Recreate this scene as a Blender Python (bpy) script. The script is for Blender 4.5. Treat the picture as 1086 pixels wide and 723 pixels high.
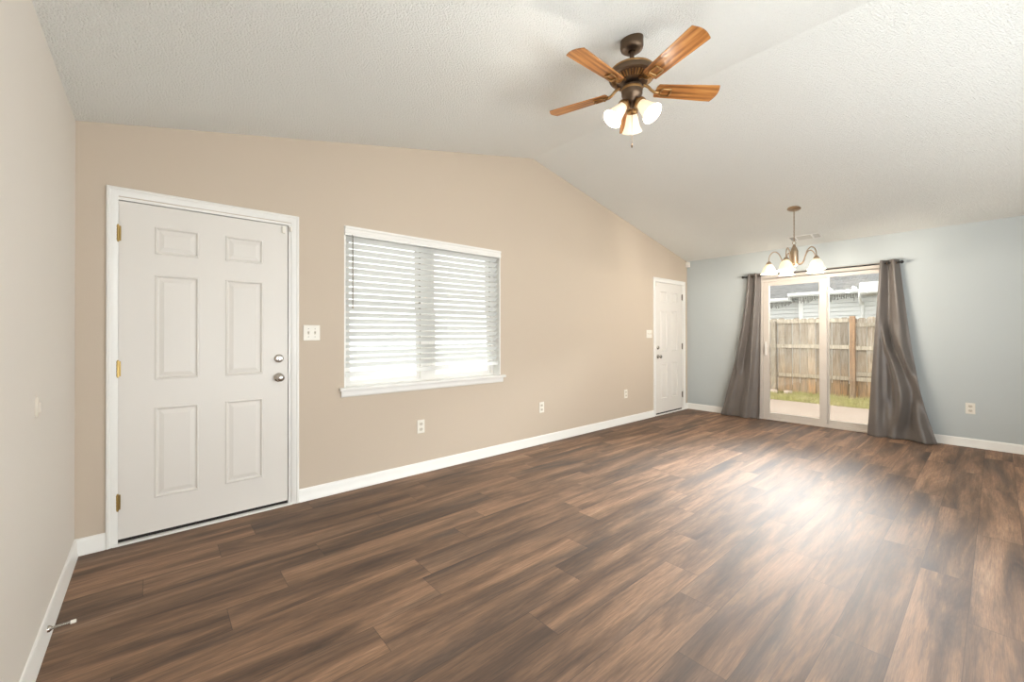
import bpy, math, random
from math import sin, cos, pi, radians as R
from mathutils import Matrix, Vector
random.seed(7)
for o in list(bpy.data.objects): bpy.data.objects.remove(o)
SC = bpy.context.scene
COL = SC.collection

# ------------------------------------------------------------ camera
F_PX, YAW, PITCH, ROLL = 442.1026, 0.709649, 0.004747, -0.002126
cam_d = bpy.data.cameras.new('camera'); cam = bpy.data.objects.new('camera', cam_d); COL.objects.link(cam)
cam_d.sensor_width = 36; cam_d.lens = F_PX / 1086 * 36
cam_d.shift_y = -8.884 / 1086; cam_d.clip_start = .02; cam_d.clip_end = 300
fw = Vector((sin(YAW) * cos(PITCH), cos(YAW) * cos(PITCH), sin(PITCH)))
rt = Vector((cos(YAW), -sin(YAW), 0)); up = rt.cross(fw)
r2 = rt * cos(ROLL) + up * sin(ROLL); u2 = up * cos(ROLL) - rt * sin(ROLL)
cam.matrix_world = Matrix(((r2.x, u2.x, -fw.x, .33721), (r2.y, u2.y, -fw.y, -3.38519), (r2.z, u2.z, -fw.z, 1.24041), (0, 0, 0, 1)))
SC.camera = cam

# ------------------------------------------------------------ world, exposure, daylight and fill lamps
SC.view_settings.view_transform = 'Standard'; SC.view_settings.look = 'None'
SC.view_settings.gamma = 1; SC.view_settings.use_curve_mapping = False
SC.view_settings.exposure = 0.0
W = bpy.data.worlds.new('overcast_sky'); SC.world = W; W.use_nodes = True
bgn = W.node_tree.nodes['Background']; bgn.inputs[0].default_value = (1, .985, .965, 1); bgn.inputs[1].default_value = 2.1
FAN_W, CHAND_W, BACK_W, UP_W, PATIO_W, FRONT_W = 6.5, 15.0, 18.0, 134.0, 1500.0, 250.0

def light(name, typ, loc, energy, color=(1, 1, 1), size=.1, sizey=None, rot=None, parent=None):
    d = bpy.data.lights.new(name, typ); d.energy = energy; d.color = color
    if typ == 'AREA':
        d.size = size
        if sizey: d.shape = 'RECTANGLE'; d.size_y = sizey
    elif typ == 'POINT': d.shadow_soft_size = size
    elif typ == 'SUN': d.angle = size
    o = bpy.data.objects.new(name, d); COL.objects.link(o); o.location = loc
    if rot: o.rotation_euler = rot
    if parent: o.parent = parent
    return o
YB = -5.3                      # back wall
# added fill lamps outside the two added back windows (unseen, behind the camera)
for wx in (2.0, 5.0):
    light('back_window_fill', 'AREA', (wx, YB - .3, 1.35), BACK_W, (.97, .985, 1), 1.7, 1.9, (R(90), 0, 0))

# further added fill lamps, all out of view
light('patio_daylight_fill', 'AREA', (9.5, -1.86, 2.97), PATIO_W, (.97, .985, 1), .8, 5.0, (0, R(87), 0)).data.spread = R(68)  # added lamp above the patio, strengthens daylight and sheen on the floor
light('front_daylight_fill', 'AREA', (2.3, 1.1, .15), FRONT_W, (.93, .97, 1), 3.0, .7, (R(-(90 + 35)), 0, 0))  # added lamp low outside the front window, brightens slats and ceiling
light('ceiling_fill_uplight', 'AREA', (2.5, YB + .5, .9), UP_W, (.89, .955, 1), 4.2, .8, (R(180 - 52), 0, 0))  # added uplight behind the camera, brightens the ceiling

# ------------------------------------------------------------ mesh helpers
class MB:
    def __init__(s, o=(0, 0, 0)): s.v = []; s.f = []; s.o = Vector(o); s.m = Matrix()
    def add(s, vs, fs):
        n = len(s.v); s.v += [s.m @ Vector(p) for p in vs]; s.f += [tuple(i + n for i in f) for f in fs]
    def box(s, x0, x1, y0, y1, z0, z1):
        if x0 > x1: x0, x1 = x1, x0
        if y0 > y1: y0, y1 = y1, y0
        if z0 > z1: z0, z1 = z1, z0
        s.add([(x0, y0, z0), (x1, y0, z0), (x1, y1, z0), (x0, y1, z0), (x0, y0, z1), (x1, y0, z1), (x1, y1, z1), (x0, y1, z1)],
              [(0, 3, 2, 1), (4, 5, 6, 7), (0, 1, 5, 4), (1, 2, 6, 5), (2, 3, 7, 6), (3, 0, 4, 7)])
    def prism(s, poly, h, M=None):            # poly in local XY, extruded along +Z by h, then matrix M
        n = len(poly); M = M or Matrix()
        vs = [M @ Vector((p[0], p[1], 0)) for p in poly] + [M @ Vector((p[0], p[1], h)) for p in poly]
        s.add(vs, [tuple(range(n - 1, -1, -1)), tuple(range(n, 2 * n))] + [(i, (i + 1) % n, n + (i + 1) % n, n + i) for i in range(n)])
    def lathe(s, prof, M=None, n=32, scallop=None, closed=False):
        M = M or Matrix(); vs = []; fs = []; k = len(prof)
        for i in range(n):
            a = 2 * pi * i / n
            for j, (r, z) in enumerate(prof):
                q = 1 + (scallop(a, j / (k - 1)) if scallop else 0)
                vs.append(M @ Vector((r * q * cos(a), r * q * sin(a), z)))
        kk = k if closed else k - 1
        for i in range(n):
            for j in range(kk):
                a, b = i * k + j, i * k + (j + 1) % k; c, d = ((i + 1) % n) * k + (j + 1) % k, ((i + 1) % n) * k + j
                fs.append((a, d, c, b))
        s.add(vs, fs)
    def tube(s, pts, r, n=10, closed=False):
        pts = [Vector(p) for p in pts]; k = len(pts); vs = []; fs = []
        rr = r if isinstance(r, (list, tuple)) else [r] * k
        nrm = None
        for i, p in enumerate(pts):
            if closed: t = (pts[(i + 1) % k] - pts[i - 1]).normalized()
            else: t = (pts[min(i + 1, k - 1)] - pts[max(i - 1, 0)]).normalized()
            if nrm is None:
                nrm = t.orthogonal().normalized()
            else:
                nrm = (nrm - t * nrm.dot(t)).normalized()
            b = t.cross(nrm)
            for j in range(n):
                a = 2 * pi * j / n; vs.append(p + (nrm * cos(a) + b * sin(a)) * rr[i])
        for i in range(k if closed else k - 1):
            for j in range(n):
                i2 = (i + 1) % k
                fs.append((i * n + j, i * n + (j + 1) % n, i2 * n + (j + 1) % n, i2 * n + j))
        if not closed: fs += [tuple(range(n - 1, -1, -1)), tuple(range((k - 1) * n, k * n))]
        s.add(vs, fs)
    def ball(s, c, r, n=16):
        s.lathe([(max(1e-4, r * sin(pi * j / 10)), -r * cos(pi * j / 10)) for j in range(11)], Matrix.Translation(c), n)
    def grid(s, fn, nu, nv):
        vs = [fn(i / nu, j / nv) for j in range(nv + 1) for i in range(nu + 1)]
        s.add(vs, [(j * (nu + 1) + i, j * (nu + 1) + i + 1, (j + 1) * (nu + 1) + i + 1, (j + 1) * (nu + 1) + i) for j in range(nv) for i in range(nu)])
    def build(s, name, mat, parent=None, smooth=None, bevel=0, solid=0):
        me = bpy.data.meshes.new(name); me.from_pydata([tuple(p - s.o) for p in s.v], [], s.f); me.validate()
        if mat: me.materials.append(mat)
        ob = bpy.data.objects.new(name, me); COL.objects.link(ob)
        if parent: ob.parent = parent
        else: ob.location = s.o
        if smooth is not None:
            me.polygons.foreach_set('use_smooth', [True] * len(me.polygons))
            if smooth > 0: me.set_sharp_from_angle(angle=R(smooth))
        if solid:
            m = ob.modifiers.new('solid', 'SOLIDIFY'); m.thickness = solid; m.offset = 0
        if bevel:
            m = ob.modifiers.new('bevel', 'BEVEL'); m.width = bevel; m.segments = 2; m.limit_method = 'ANGLE'; m.angle_limit = R(40)
        return ob
def tag(o, label=None, cat=None, group=None, kind=None):
    if label: o['label'] = label
    if cat: o['category'] = cat
    if group: o['group'] = group
    if kind: o['kind'] = kind
    return o
def thing(name, loc=(0, 0, 0), rz=0, **k):
    o = bpy.data.objects.new(name, None); COL.objects.link(o); o.location = loc; o.rotation_euler = (0, 0, rz)
    o.empty_display_size = .1
    return tag(o, **k)
def copy_tree(o, parent=None):
    c = o.copy(); COL.objects.link(c)
    if parent: c.parent = parent
    for ch in list(o.children): copy_tree(ch, c)
    return c
def TR(x, y, z): return Matrix.Translation((x, y, z))
def RX(a): return Matrix.Rotation(a, 4, 'X')
def RY(a): return Matrix.Rotation(a, 4, 'Y')
def RZ(a): return Matrix.Rotation(a, 4, 'Z')
def spline(ps, n=8):                          # Catmull-Rom
    ps = [Vector(p) for p in ps]; out = []
    for i in range(len(ps) - 1):
        p0 = ps[max(i - 1, 0)]; p1 = ps[i]; p2 = ps[i + 1]; p3 = ps[min(i + 2, len(ps) - 1)]
        for k in range(n):
            t = k / n
            out.append(.5 * ((2 * p1) + (p2 - p0) * t + (2 * p0 - 5 * p1 + 4 * p2 - p3) * t * t + (3 * p1 - p0 - 3 * p2 + p3) * t ** 3))
    out.append(ps[-1]); return out

# ------------------------------------------------------------ materials
def lin(c): return tuple((v / 255 / 12.92) if v / 255 <= .04045 else ((v / 255 + .055) / 1.055) ** 2.4 for v in c) + (1,)
class NT:
    def __init__(s, name):
        s.mat = bpy.data.materials.new(name); s.mat.use_nodes = True; s.t = s.mat.node_tree
        s.b = s.t.nodes['Principled BSDF']; s.out = s.t.nodes['Material Output']
    def n(s, typ, **k):
        x = s.t.nodes.new(typ)
        for a, v in k.items(): setattr(x, a, v)
        return x
    def l(s, a, b): s.t.links.new(a, b)
    def setv(s, x, v):
        if hasattr(v, 'bl_idname') or isinstance(v, bpy.types.NodeSocket): s.l(v, x)
        else: x.default_value = v
    def math(s, op, a, b=0, c=None):
        x = s.n('ShaderNodeMath', operation=op); s.setv(x.inputs[0], a); s.setv(x.inputs[1], b)
        if c is not None: s.setv(x.inputs[2], c)
        return x.outputs[0]
    def mix(s, f, a, b, mode='MIX'):
        x = s.n('ShaderNodeMix', data_type='RGBA', blend_type=mode)
        s.setv(x.inputs[0], f); s.setv(x.inputs[6], a); s.setv(x.inputs[7], b); return x.outputs[2]
    def noise(s, vec=None, scale=5, detail=2, rough=.5, dist=0):
        x = s.n('ShaderNodeTexNoise'); x.inputs['Scale'].default_value = scale; x.inputs['Detail'].default_value = detail
        x.inputs['Roughness'].default_value = rough; x.inputs['Distortion'].default_value = dist
        if vec is not None: s.l(vec, x.inputs['Vector'])
        return x
    def ramp(s, f, *stops):
        x = s.n('ShaderNodeValToRGB'); e = x.color_ramp.elements
        while len(e) < len(stops): e.new(.5)
        for el, (p, c) in zip(e, stops): el.position = p; el.color = c if len(c) == 4 else tuple(c) + (1,)
        s.l(f, x.inputs[0]); return x.outputs[0]
    def maprange(s, v, a, b, c, d):
        x = s.n('ShaderNodeMapRange'); s.setv(x.inputs[0], v)
        for i, q in enumerate((a, b, c, d)): x.inputs[i + 1].default_value = q
        return x.outputs[0]
    def obj(s): return s.n('ShaderNodeTexCoord').outputs['Object']
    def mapping(s, vec, scale=(1, 1, 1), loc=(0, 0, 0)):
        x = s.n('ShaderNodeMapping'); s.l(vec, x.inputs[0]); x.inputs['Scale'].default_value = scale; x.inputs['Location'].default_value = loc
        return x.outputs[0]
    def bump(s, h, strength=.3, dist=.01):
        x = s.n('ShaderNodeBump'); x.inputs['Strength'].default_value = strength; x.inputs['Distance'].default_value = dist
        s.l(h, x.inputs['Height']); s.l(x.outputs[0], s.b.inputs['Normal']); return x
    def set(s, color=None, rough=None, metal=None, spec=None, **k):
        if color is not None: s.setv(s.b.inputs['Base Color'], color)
        if rough is not None: s.setv(s.b.inputs['Roughness'], rough)
        if metal is not None: s.b.inputs['Metallic'].default_value = metal
        if spec is not None: s.b.inputs['Specular IOR Level'].default_value = spec
        for a, v in k.items(): s.setv(s.b.inputs[a.replace('_', ' ')], v)
        return s
def paint(name, c, rough=.6, bump=.12, bs=140, var=.03, spec=.3):
    t = NT(name); co = t.obj(); n1 = t.noise(co, 1.3, 3); n2 = t.noise(co, bs, 2)
    cc = lin(c); d = tuple(v * (1 - var) for v in cc[:3]) + (1,)
    t.set(t.mix(n1.outputs['Fac'], d, cc), rough, spec=spec); t.bump(n2.outputs['Fac'], bump, .002); return t.mat
def metal(name, c, rough=.3, var=.15):
    t = NT(name); n1 = t.noise(t.obj(), 60, 3); cc = lin(c)
    t.set(t.mix(n1.outputs['Fac'], tuple(v * (1 - var) for v in cc[:3]) + (1,), cc), rough, 1.0); return t.mat
def plain(name, c, rough=.5, spec=.4, var=.05, scale=20):
    t = NT(name); n1 = t.noise(t.obj(), scale, 2); cc = lin(c)
    t.set(t.mix(n1.outputs['Fac'], tuple(v * (1 - var) for v in cc[:3]) + (1,), cc), rough, spec=spec); return t.mat

M = {}
M['beige'] = paint('beige_wall_paint', (201, 186, 168))
M['blue'] = paint('blue_gray_wall_paint', (192, 198, 198))
M['offwhite'] = paint('off_white_wall_paint', (224, 218, 209))
M['trim'] = paint('white_trim_paint', (236, 234, 229), .35, .03, 60, .02, .5)
M['door'] = paint('white_door_paint', (226, 221, 214), .4, .05, 90, .03, .45)
M['vinyl'] = plain('white_vinyl', (232, 228, 222), .4)
M['plastic'] = plain('ivory_plastic', (238, 233, 222), .35)
M['slot'] = plain('dark_slot', (60, 56, 52), .6)
M['toggle'] = plain('almond_plastic', (214, 205, 190), .35)
M['rubber'] = plain('black_rubber', (34, 28, 24), .7)
M['nickel'] = metal('satin_nickel', (190, 184, 176), .25)
M['hinge_steel'] = metal('dark_hinge_steel', (130, 122, 112), .35)
M['brass'] = metal('aged_brass', (186, 158, 100), .3)
M['bronze'] = metal('oil_rubbed_bronze', (112, 94, 78), .45)
M['antique'] = metal('antique_brass', (168, 132, 88), .3)
M['rodm'] = plain('black_metal_rod', (26, 24, 24), .4)
M['chandm'] = metal('brushed_champagne_nickel', (192, 170, 146), .32)
M['aluminium'] = plain('painted_aluminium', (206, 197, 187), .4)

def ceiling_mat():
    t = NT('popcorn_ceiling'); co = t.obj()
    n1 = t.noise(co, 105, 3, .6); n2 = t.noise(co, 48, 2, .5); v = t.n('ShaderNodeTexVoronoi'); v.inputs['Scale'].default_value = 125; t.l(co, v.inputs['Vector'])
    h = t.math('ADD', t.math('MULTIPLY', n1.outputs['Fac'], 1.0), t.math('MULTIPLY', v.outputs['Distance'], -.7))
    h = t.math('ADD', h, t.math('MULTIPLY', n2.outputs['Fac'], .5))
    n3 = t.noise(co, .8, 2)
    t.set(t.mix(n3.outputs['Fac'], lin((234, 234, 228)), lin((240, 240, 235))), .9, spec=.1); t.bump(h, .75, .012); return t.mat
M['ceiling'] = ceiling_mat()

def floor_mat():
    t = NT('vinyl_plank_floor'); co = t.obj(); sp = t.n('ShaderNodeSeparateXYZ'); t.l(co, sp.inputs[0]); x, y = sp.outputs[0], sp.outputs[1]
    PW, PL = .183, 1.21
    yr = t.math('DIVIDE', t.math('ADD', t.math('MULTIPLY', y, -1), -.002), PW); row = t.math('FLOOR', yr); fy = t.math('SUBTRACT', yr, row)
    wn = t.n('ShaderNodeTexWhiteNoise', noise_dimensions='1D'); t.l(row, wn.inputs['W'])
    off = t.math('ADD', t.math('MULTIPLY', row, -.313), 2.4)
    off = t.math('ADD', off, t.math('MULTIPLY', t.math('GREATER_THAN', row, 7.5), .25))
    off = t.math('ADD', off, t.math('MULTIPLY', t.math('SUBTRACT', wn.outputs['Value'], .5), .16))
    xr = t.math('DIVIDE', t.math('SUBTRACT', x, off), PL); col = t.math('FLOOR', xr); fx = t.math('SUBTRACT', xr, col)
    cb = t.n('ShaderNodeCombineXYZ'); t.l(row, cb.inputs[0]); t.l(col, cb.inputs[1])
    w3 = t.n('ShaderNodeTexWhiteNoise', noise_dimensions='3D'); t.l(cb.outputs[0], w3.inputs['Vector'])
    rnd = w3.outputs['Value']; rc = t.n('ShaderNodeSeparateColor'); t.l(w3.outputs['Color'], rc.inputs[0])
    # plank-local grain coordinates
    gx = t.math('ADD', t.math('MULTIPLY', x, 1.0), t.math('MULTIPLY', rc.outputs[0], 37.0))
    gy = t.math('ADD', y, t.math('MULTIPLY', rc.outputs[1], 19.0))
    g = t.n('ShaderNodeCombineXYZ'); t.l(gx, g.inputs[0]); t.l(gy, g.inputs[1])
    ga = t.mapping(g.outputs[0], (.8, 7, 1)); gb = t.mapping(g.outputs[0], (5, 95, 1)); gc = t.mapping(g.outputs[0], (.6, 4.2, 1)); gd = t.mapping(g.outputs[0], (14, 330, 1))
    na = t.noise(ga, 1.0, 6, .66, .5).outputs['Fac']; nb = t.noise(gb, 1.0, 5, .7, .3).outputs['Fac']; nc = t.noise(gc, 1.0, 5, .6, .4).outputs['Fac']; nd = t.noise(gd, 1, 2, .5).outputs['Fac']
    base = t.ramp(na, (.30, lin((66, 46, 33))), (.46, lin((111, 83, 61))), (.60, lin((150, 115, 88))), (.75, lin((178, 146, 118))))
    tone = t.math('ADD', t.math('MULTIPLY', rnd, .42), .76)
    tc = t.n('ShaderNodeCombineColor'); [t.l(tone, tc.inputs[i]) for i in range(3)]
    c1 = t.mix(1.0, base, tc.outputs[0], 'MULTIPLY')
    # smoky grey-black streaks
    sm = t.maprange(nc, .50, .68, 0, 1)
    smf = t.math('MULTIPLY', sm, t.math('ADD', t.math('MULTIPLY', rc.outputs[2], .55), .35))
    c2 = t.mix(smf, c1, lin((66, 56, 50)))
    gr = t.maprange(nb, .36, .62, .60, 1.14); gcmb = t.n('ShaderNodeCombineColor'); [t.l(gr, gcmb.inputs[i]) for i in range(3)]
    c3 = t.mix(.75, c2, t.mix(1.0, c2, gcmb.outputs[0], 'MULTIPLY'))
    fd = t.maprange(nd, .4, .6, .84, 1.08); fcmb = t.n('ShaderNodeCombineColor'); [t.l(fd, fcmb.inputs[i]) for i in range(3)]
    c3 = t.mix(.8, c3, t.mix(1.0, c3, fcmb.outputs[0], 'MULTIPLY'))
    # seams
    ey = t.math('MINIMUM', fy, t.math('SUBTRACT', 1.0, fy)); ex = t.math('MINIMUM', fx, t.math('SUBTRACT', 1.0, fx))
    sy = t.math('LESS_THAN', ey, .008); sx = t.math('LESS_THAN', ex, .0013); seam = t.math('MAXIMUM', sy, sx)
    c4 = t.mix(t.math('MULTIPLY', seam, .55), c3, lin((44, 33, 27)))
    rg = t.maprange(nb, .3, .7, FL_R0, FL_R1)
    t.set(c4, rg, spec=FL_SPEC)
    t.b.inputs['Coat Weight'].default_value = FL_COAT; t.b.inputs['Coat Roughness'].default_value = .6
    t.bump(t.math('SUBTRACT', t.math('MULTIPLY', nb, .4), t.math('MULTIPLY', seam, 1.0)), .10, .002); return t.mat
FL_R0, FL_R1, FL_SPEC, FL_COAT = .64, .74, .8, .0
M['floor'] = floor_mat()

def wood_fan():
    t = NT('fan_blade_wood'); co = t.obj()
    n1 = t.noise(t.mapping(co, (2.2, 26, 26)), 1.6, 4, .6, .8); w = t.n('ShaderNodeTexWave', wave_type='BANDS'); t.l(t.mapping(co, (.5, 6, 6)), w.inputs[0]); w.bands_direction = 'Y'
    w.inputs['Scale'].default_value = 1.6; w.inputs['Distortion'].default_value = 5; w.inputs['Detail'].default_value = 3
    f = t.math('ADD', t.math('MULTIPLY', n1.outputs['Fac'], .75), t.math('MULTIPLY', w.outputs['Fac'], .25))
    t.set(t.ramp(f, (.3, lin((118, 72, 34))), (.52, lin((168, 110, 56))), (.75, lin((192, 138, 78)))), .35, spec=.4); return t.mat
M['fanwood'] = wood_fan()

def lampglass(name, tint, emit, trans=.14):
    t = NT(name); n1 = t.noise(t.obj(), 18, 3, .5, 1.5)
    t.set(t.mix(n1.outputs['Fac'], lin((240, 232, 216)), lin((250, 246, 236))), .35, spec=.5)
    t.b.inputs['Emission Color'].default_value = tint; t.b.inputs['Emission Strength'].default_value = emit
    tr = t.n('ShaderNodeBsdfTranslucent'); tr.inputs[0].default_value = (1, .93, .8, 1)
    mx = t.n('ShaderNodeMixShader'); mx.inputs[0].default_value = trans
    t.l(t.b.outputs[0], mx.inputs[1]); t.l(tr.outputs[0], mx.inputs[2]); t.l(mx.outputs[0], t.out.inputs[0]); return t.mat
M['fanglass'] = lampglass('frosted_fan_glass', (1, .84, .62, 1), .26)
M['chandglass'] = lampglass('alabaster_glass', (1, .84, .62, 1), .16, .36)
def bulbm(name, c, s):
    t = NT(name); t.set(lin((255, 250, 240)), .5); t.b.inputs['Emission Color'].default_value = c; t.b.inputs['Emission Strength'].default_value = s
    n1 = t.noise(t.obj(), 10); t.l(t.math('ADD', n1.outputs['Fac'], s), t.b.inputs['Emission Strength']); return t.mat
M['bulb'] = bulbm('lit_bulb', (1, .85, .6, 1), 6)

def glassm():
    t = NT('window_glass'); tr = t.n('ShaderNodeBsdfTransparent'); tr.inputs[0].default_value = (.96, .975, .97, 1)
    gl = t.n('ShaderNodeBsdfGlossy'); gl.inputs['Roughness'].default_value = .01; n1 = t.noise(t.obj(), 2); 
    fr = t.n('ShaderNodeFresnel'); fr.inputs[0].default_value = 1.45
    f = t.math('ADD', t.math('MULTIPLY', fr.outputs[0], 1.0), t.math('MULTIPLY', n1.outputs['Fac'], .004))
    mx = t.n('ShaderNodeMixShader'); t.l(f, mx.inputs[0]); t.l(tr.outputs[0], mx.inputs[1]); t.l(gl.outputs[0], mx.inputs[2])
    t.l(mx.outputs[0], t.out.inputs[0]); return t.mat
M['glass'] = glassm()

def curtain_mat():
    t = NT('taupe_satin_curtain'); co = t.obj(); w = t.noise(t.mapping(co, (30, 260, 900)), 1, 2); n = t.noise(co, 3, 2)
    c = t.mix(n.outputs['Fac'], lin((98, 91, 86)), lin((114, 107, 101)))
    t.set(c, .40, spec=.55); t.b.inputs['Sheen Weight'].default_value = .25; t.b.inputs['Sheen Roughness'].default_value = .4
    t.bump(w.outputs['Fac'], .06, .001); return t.mat
M['curtain'] = curtain_mat()
def slat_mat():
    t = NT('white_blind_slat'); n = t.noise(t.mapping(t.obj(), (1, 30, 30)), 4, 2)
    t.set(t.mix(n.outputs['Fac'], lin((236, 236, 232)), lin((244, 244, 241))), .45, spec=.4)
    tr = t.n('ShaderNodeBsdfTranslucent'); tr.inputs[0].default_value = (.95, .96, .95, 1)
    mx = t.n('ShaderNodeMixShader'); mx.inputs[0].default_value = .42
    t.l(t.b.outputs[0], mx.inputs[1]); t.l(tr.outputs[0], mx.inputs[2]); t.l(mx.outputs[0], t.out.inputs[0]); return t.mat
M['slat'] = slat_mat()

def fence_mat(name, top, mid, low):
    t = NT(name); co = t.obj(); sp = t.n('ShaderNodeSeparateXYZ'); t.l(co, sp.inputs[0])
    oi = t.n('ShaderNodeObjectInfo'); ad = t.n('ShaderNodeVectorMath', operation='ADD'); t.l(co, ad.inputs[0])
    cb = t.n('ShaderNodeCombineXYZ'); t.l(t.math('MULTIPLY', oi.outputs['Random'], 50), cb.inputs[1]); t.l(cb.outputs[0], ad.inputs[1])
    n1 = t.noise(t.mapping(ad.outputs[0], (18, 18, 1.6)), 1.5, 4, .6, .6); n2 = t.noise(t.mapping(ad.outputs[0], (90, 90, 5)), 1.2, 3)
    n3 = t.noise(ad.outputs[0], 3.2, 3)
    z = t.math('ADD', sp.outputs[2], t.math('MULTIPLY', t.math('SUBTRACT', n3.outputs['Fac'], .5), .9))
    c = t.ramp(t.maprange(z, -.1, 1.6, 0, 1), (.05, lin(low)), (.32, lin(mid)), (.62, lin(top)), (1, lin(tuple(min(255, v + 6) for v in top))))
    c = t.mix(t.maprange(n1.outputs['Fac'], .42, .62, 0, .85), c, lin(tuple(int(v * .72) for v in mid)))
    c = t.mix(t.maprange(oi.outputs['Random'], 0, 1, 0, .45), c, lin((196, 182, 164)))
    c = t.mix(t.maprange(n2.outputs['Fac'], .5, .7, 0, .4), c, lin((112, 94, 78)))
    rb = t.maprange(t.math('FRACT', t.math('MULTIPLY', oi.outputs['Random'], 7.31)), 0, 1, .68, 1.12); rc = t.n('ShaderNodeCombineColor'); [t.l(rb, rc.inputs[i]) for i in range(3)]
    c = t.mix(1.0, c, rc.outputs[0], 'MULTIPLY')
    t.set(c, .9, spec=.15); t.bump(n2.outputs['Fac'], .3, .004); return t.mat
M['picket'] = fence_mat('weathered_cedar_picket', (184, 172, 158), (188, 160, 130), (196, 146, 96))
M['rail'] = fence_mat('weathered_rail', (204, 192, 174), (206, 188, 164), (204, 178, 146))
M['newpost'] = fence_mat('brown_fence_post', (190, 152, 118), (192, 156, 126), (190, 168, 142))
def concrete(name, a, b):
    t = NT(name); co = t.obj(); n1 = t.noise(co, 1.2, 5, .6); n2 = t.noise(co, 40, 3)
    t.set(t.mix(n1.outputs['Fac'], lin(a), lin(b)), .9, spec=.2); t.bump(n2.outputs['Fac'], .2, .004); return t.mat
M['patio'] = concrete('patio_concrete', (158, 140, 126), (180, 163, 149))
M['drive'] = concrete('drive_concrete', (206, 202, 196), (222, 219, 214))
M['soil'] = concrete('lawn_soil', (118, 112, 72), (140, 128, 88))
M['stone'] = concrete('pale_stone', (206, 184, 170), (222, 206, 192))
def grassm():
    t = NT('grass_blades'); oi = t.n('ShaderNodeNewGeometry'); n1 = t.noise(t.obj(), 2.2, 3); n2 = t.noise(t.obj(), 60, 1)
    c = t.mix(t.maprange(n1.outputs['Fac'], .35, .65, 0, 1), lin((178, 172, 112)), lin((206, 190, 148)))
    c = t.mix(t.maprange(n2.outputs['Fac'], .4, .6, 0, .6), c, lin((156, 154, 94))); t.set(c, .8, spec=.2); return t.mat
M['grass'] = grassm()
M['siding'] = plain('white_vinyl_siding', (230, 231, 229), .55, .3, .03, 3)
M['housetrim'] = plain('white_house_trim', (240, 240, 238), .5, .3, .03, 3)
M['lightcord'] = plain('grey_light_cord', (104, 104, 100), .6)
M['soffit'] = plain('soffit_panel', (206, 204, 196), .6, .3, .03, 3)
def shingle():
    t = NT('grey_roof_shingles'); br = t.n('ShaderNodeTexBrick'); co = t.obj()
    sw = t.n('ShaderNodeSeparateXYZ'); t.l(co, sw.inputs[0]); cb = t.n('ShaderNodeCombineXYZ'); t.l(sw.outputs[1], cb.inputs[0]); t.l(sw.outputs[0], cb.inputs[1]); t.l(cb.outputs[0], br.inputs['Vector'])
    br.inputs['Color1'].default_value = lin((158, 157, 154)); br.inputs['Color2'].default_value = lin((136, 135, 133)); br.inputs['Mortar'].default_value = lin((70, 70, 72))
    br.inputs['Scale'].default_value = 3.2; br.inputs['Mortar Size'].default_value = .01; n = t.noise(co, 90, 2)
    t.set(t.mix(t.maprange(n.outputs['Fac'], .3, .7, 0, .5), br.outputs[0], lin((138, 138, 140))), .95, spec=.1); return t.mat
M['shingle'] = shingle()

# ------------------------------------------------------------ room shell
L = 7.114; EAVE = 2.4536; PEAK = 3.2124; XP = L / 2; SLOPE = (PEAK - EAVE) / XP
def zc(x): return EAVE + SLOPE * (x if x < XP else L - x)
def struct(o, label, cat): return tag(o, label, cat, kind='structure')
def wall_x(name, y0, y1, holes, mat, label, x0=0, x1=L):      # wall running along X with a gable top
    m = MB(); xs = sorted({x0, x1, XP} | {h[0] for h in holes} | {h[1] for h in holes})
    for a, b in zip(xs, xs[1:]):
        segs = [(0, None)]; mid = (a + b) / 2
        hs = sorted([h for h in holes if h[0] < mid < h[1]], key=lambda h: h[2])
        z = -.1; out = []
        for h in hs:
            if h[2] > z: out.append((z, h[2]))
            z = h[3]
        out.append((z, None))
        for (p, q) in out:
            ta, tb = (q, q) if q is not None else (zc(a) + .03, zc(b) + .03)
            m.add([(a, y0, p), (b, y0, p), (b, y1, p), (a, y1, p), (a, y0, ta), (b, y0, tb), (b, y1, tb), (a, y1, ta)],
                  [(0, 3, 2, 1), (4, 5, 6, 7), (0, 1, 5, 4), (1, 2, 6, 5), (2, 3, 7, 6), (3, 0, 4, 7)])
    return struct(m.build(name, mat), label, 'wall')
D1 = (.150, 1.108); D2 = (6.105, 6.965); DH = 2.062
WX0, WX1, WZ0, WZ1 = 1.485, 3.085, .822, 2.115
wall_x('wall_front', 0, .16, [(D1[0], D1[1], -.1, DH), (WX0, WX1, WZ0 - .03, WZ1), (D2[0], D2[1], -.1, DH)], M['beige'],
       'beige painted gable wall holding both white doors and the blinds')
BW = [(1.15, 2.85, .4, 2.3), (4.15, 5.85, .4, 2.3)]
wall_x('wall_back', YB - .16, YB, BW, M['offwhite'], 'off-white back wall with two added tall windows behind the viewpoint')
m = MB(); m.box(-.15, 0, YB - .16, .16, -.1, EAVE + .02)
struct(m.build('wall_left', M['offwhite']), 'off-white wall at the left edge beside the front door', 'wall')
SY0, SY1, SZ = -1.10, -2.62, 2.10
m = MB()
m.box(L, L + .16, SY0, .16, -.1, EAVE + .02); m.box(L, L + .16, YB - .16, SY1, -.1, EAVE + .02); m.box(L, L + .16, SY1, SY0, SZ, EAVE + .02); m.box(L, L + .16, SY1, SY0, -.1, -.005)
struct(m.build('wall_right', M['blue']), 'pale blue wall with the sliding glass door', 'wall')
m = MB(); m.box(-.15, L + .16, YB - .16, .16, -.12, 0)
struct(m.build('floor', M['floor']), 'dark brown wood-look plank floor', 'floor')
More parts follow.
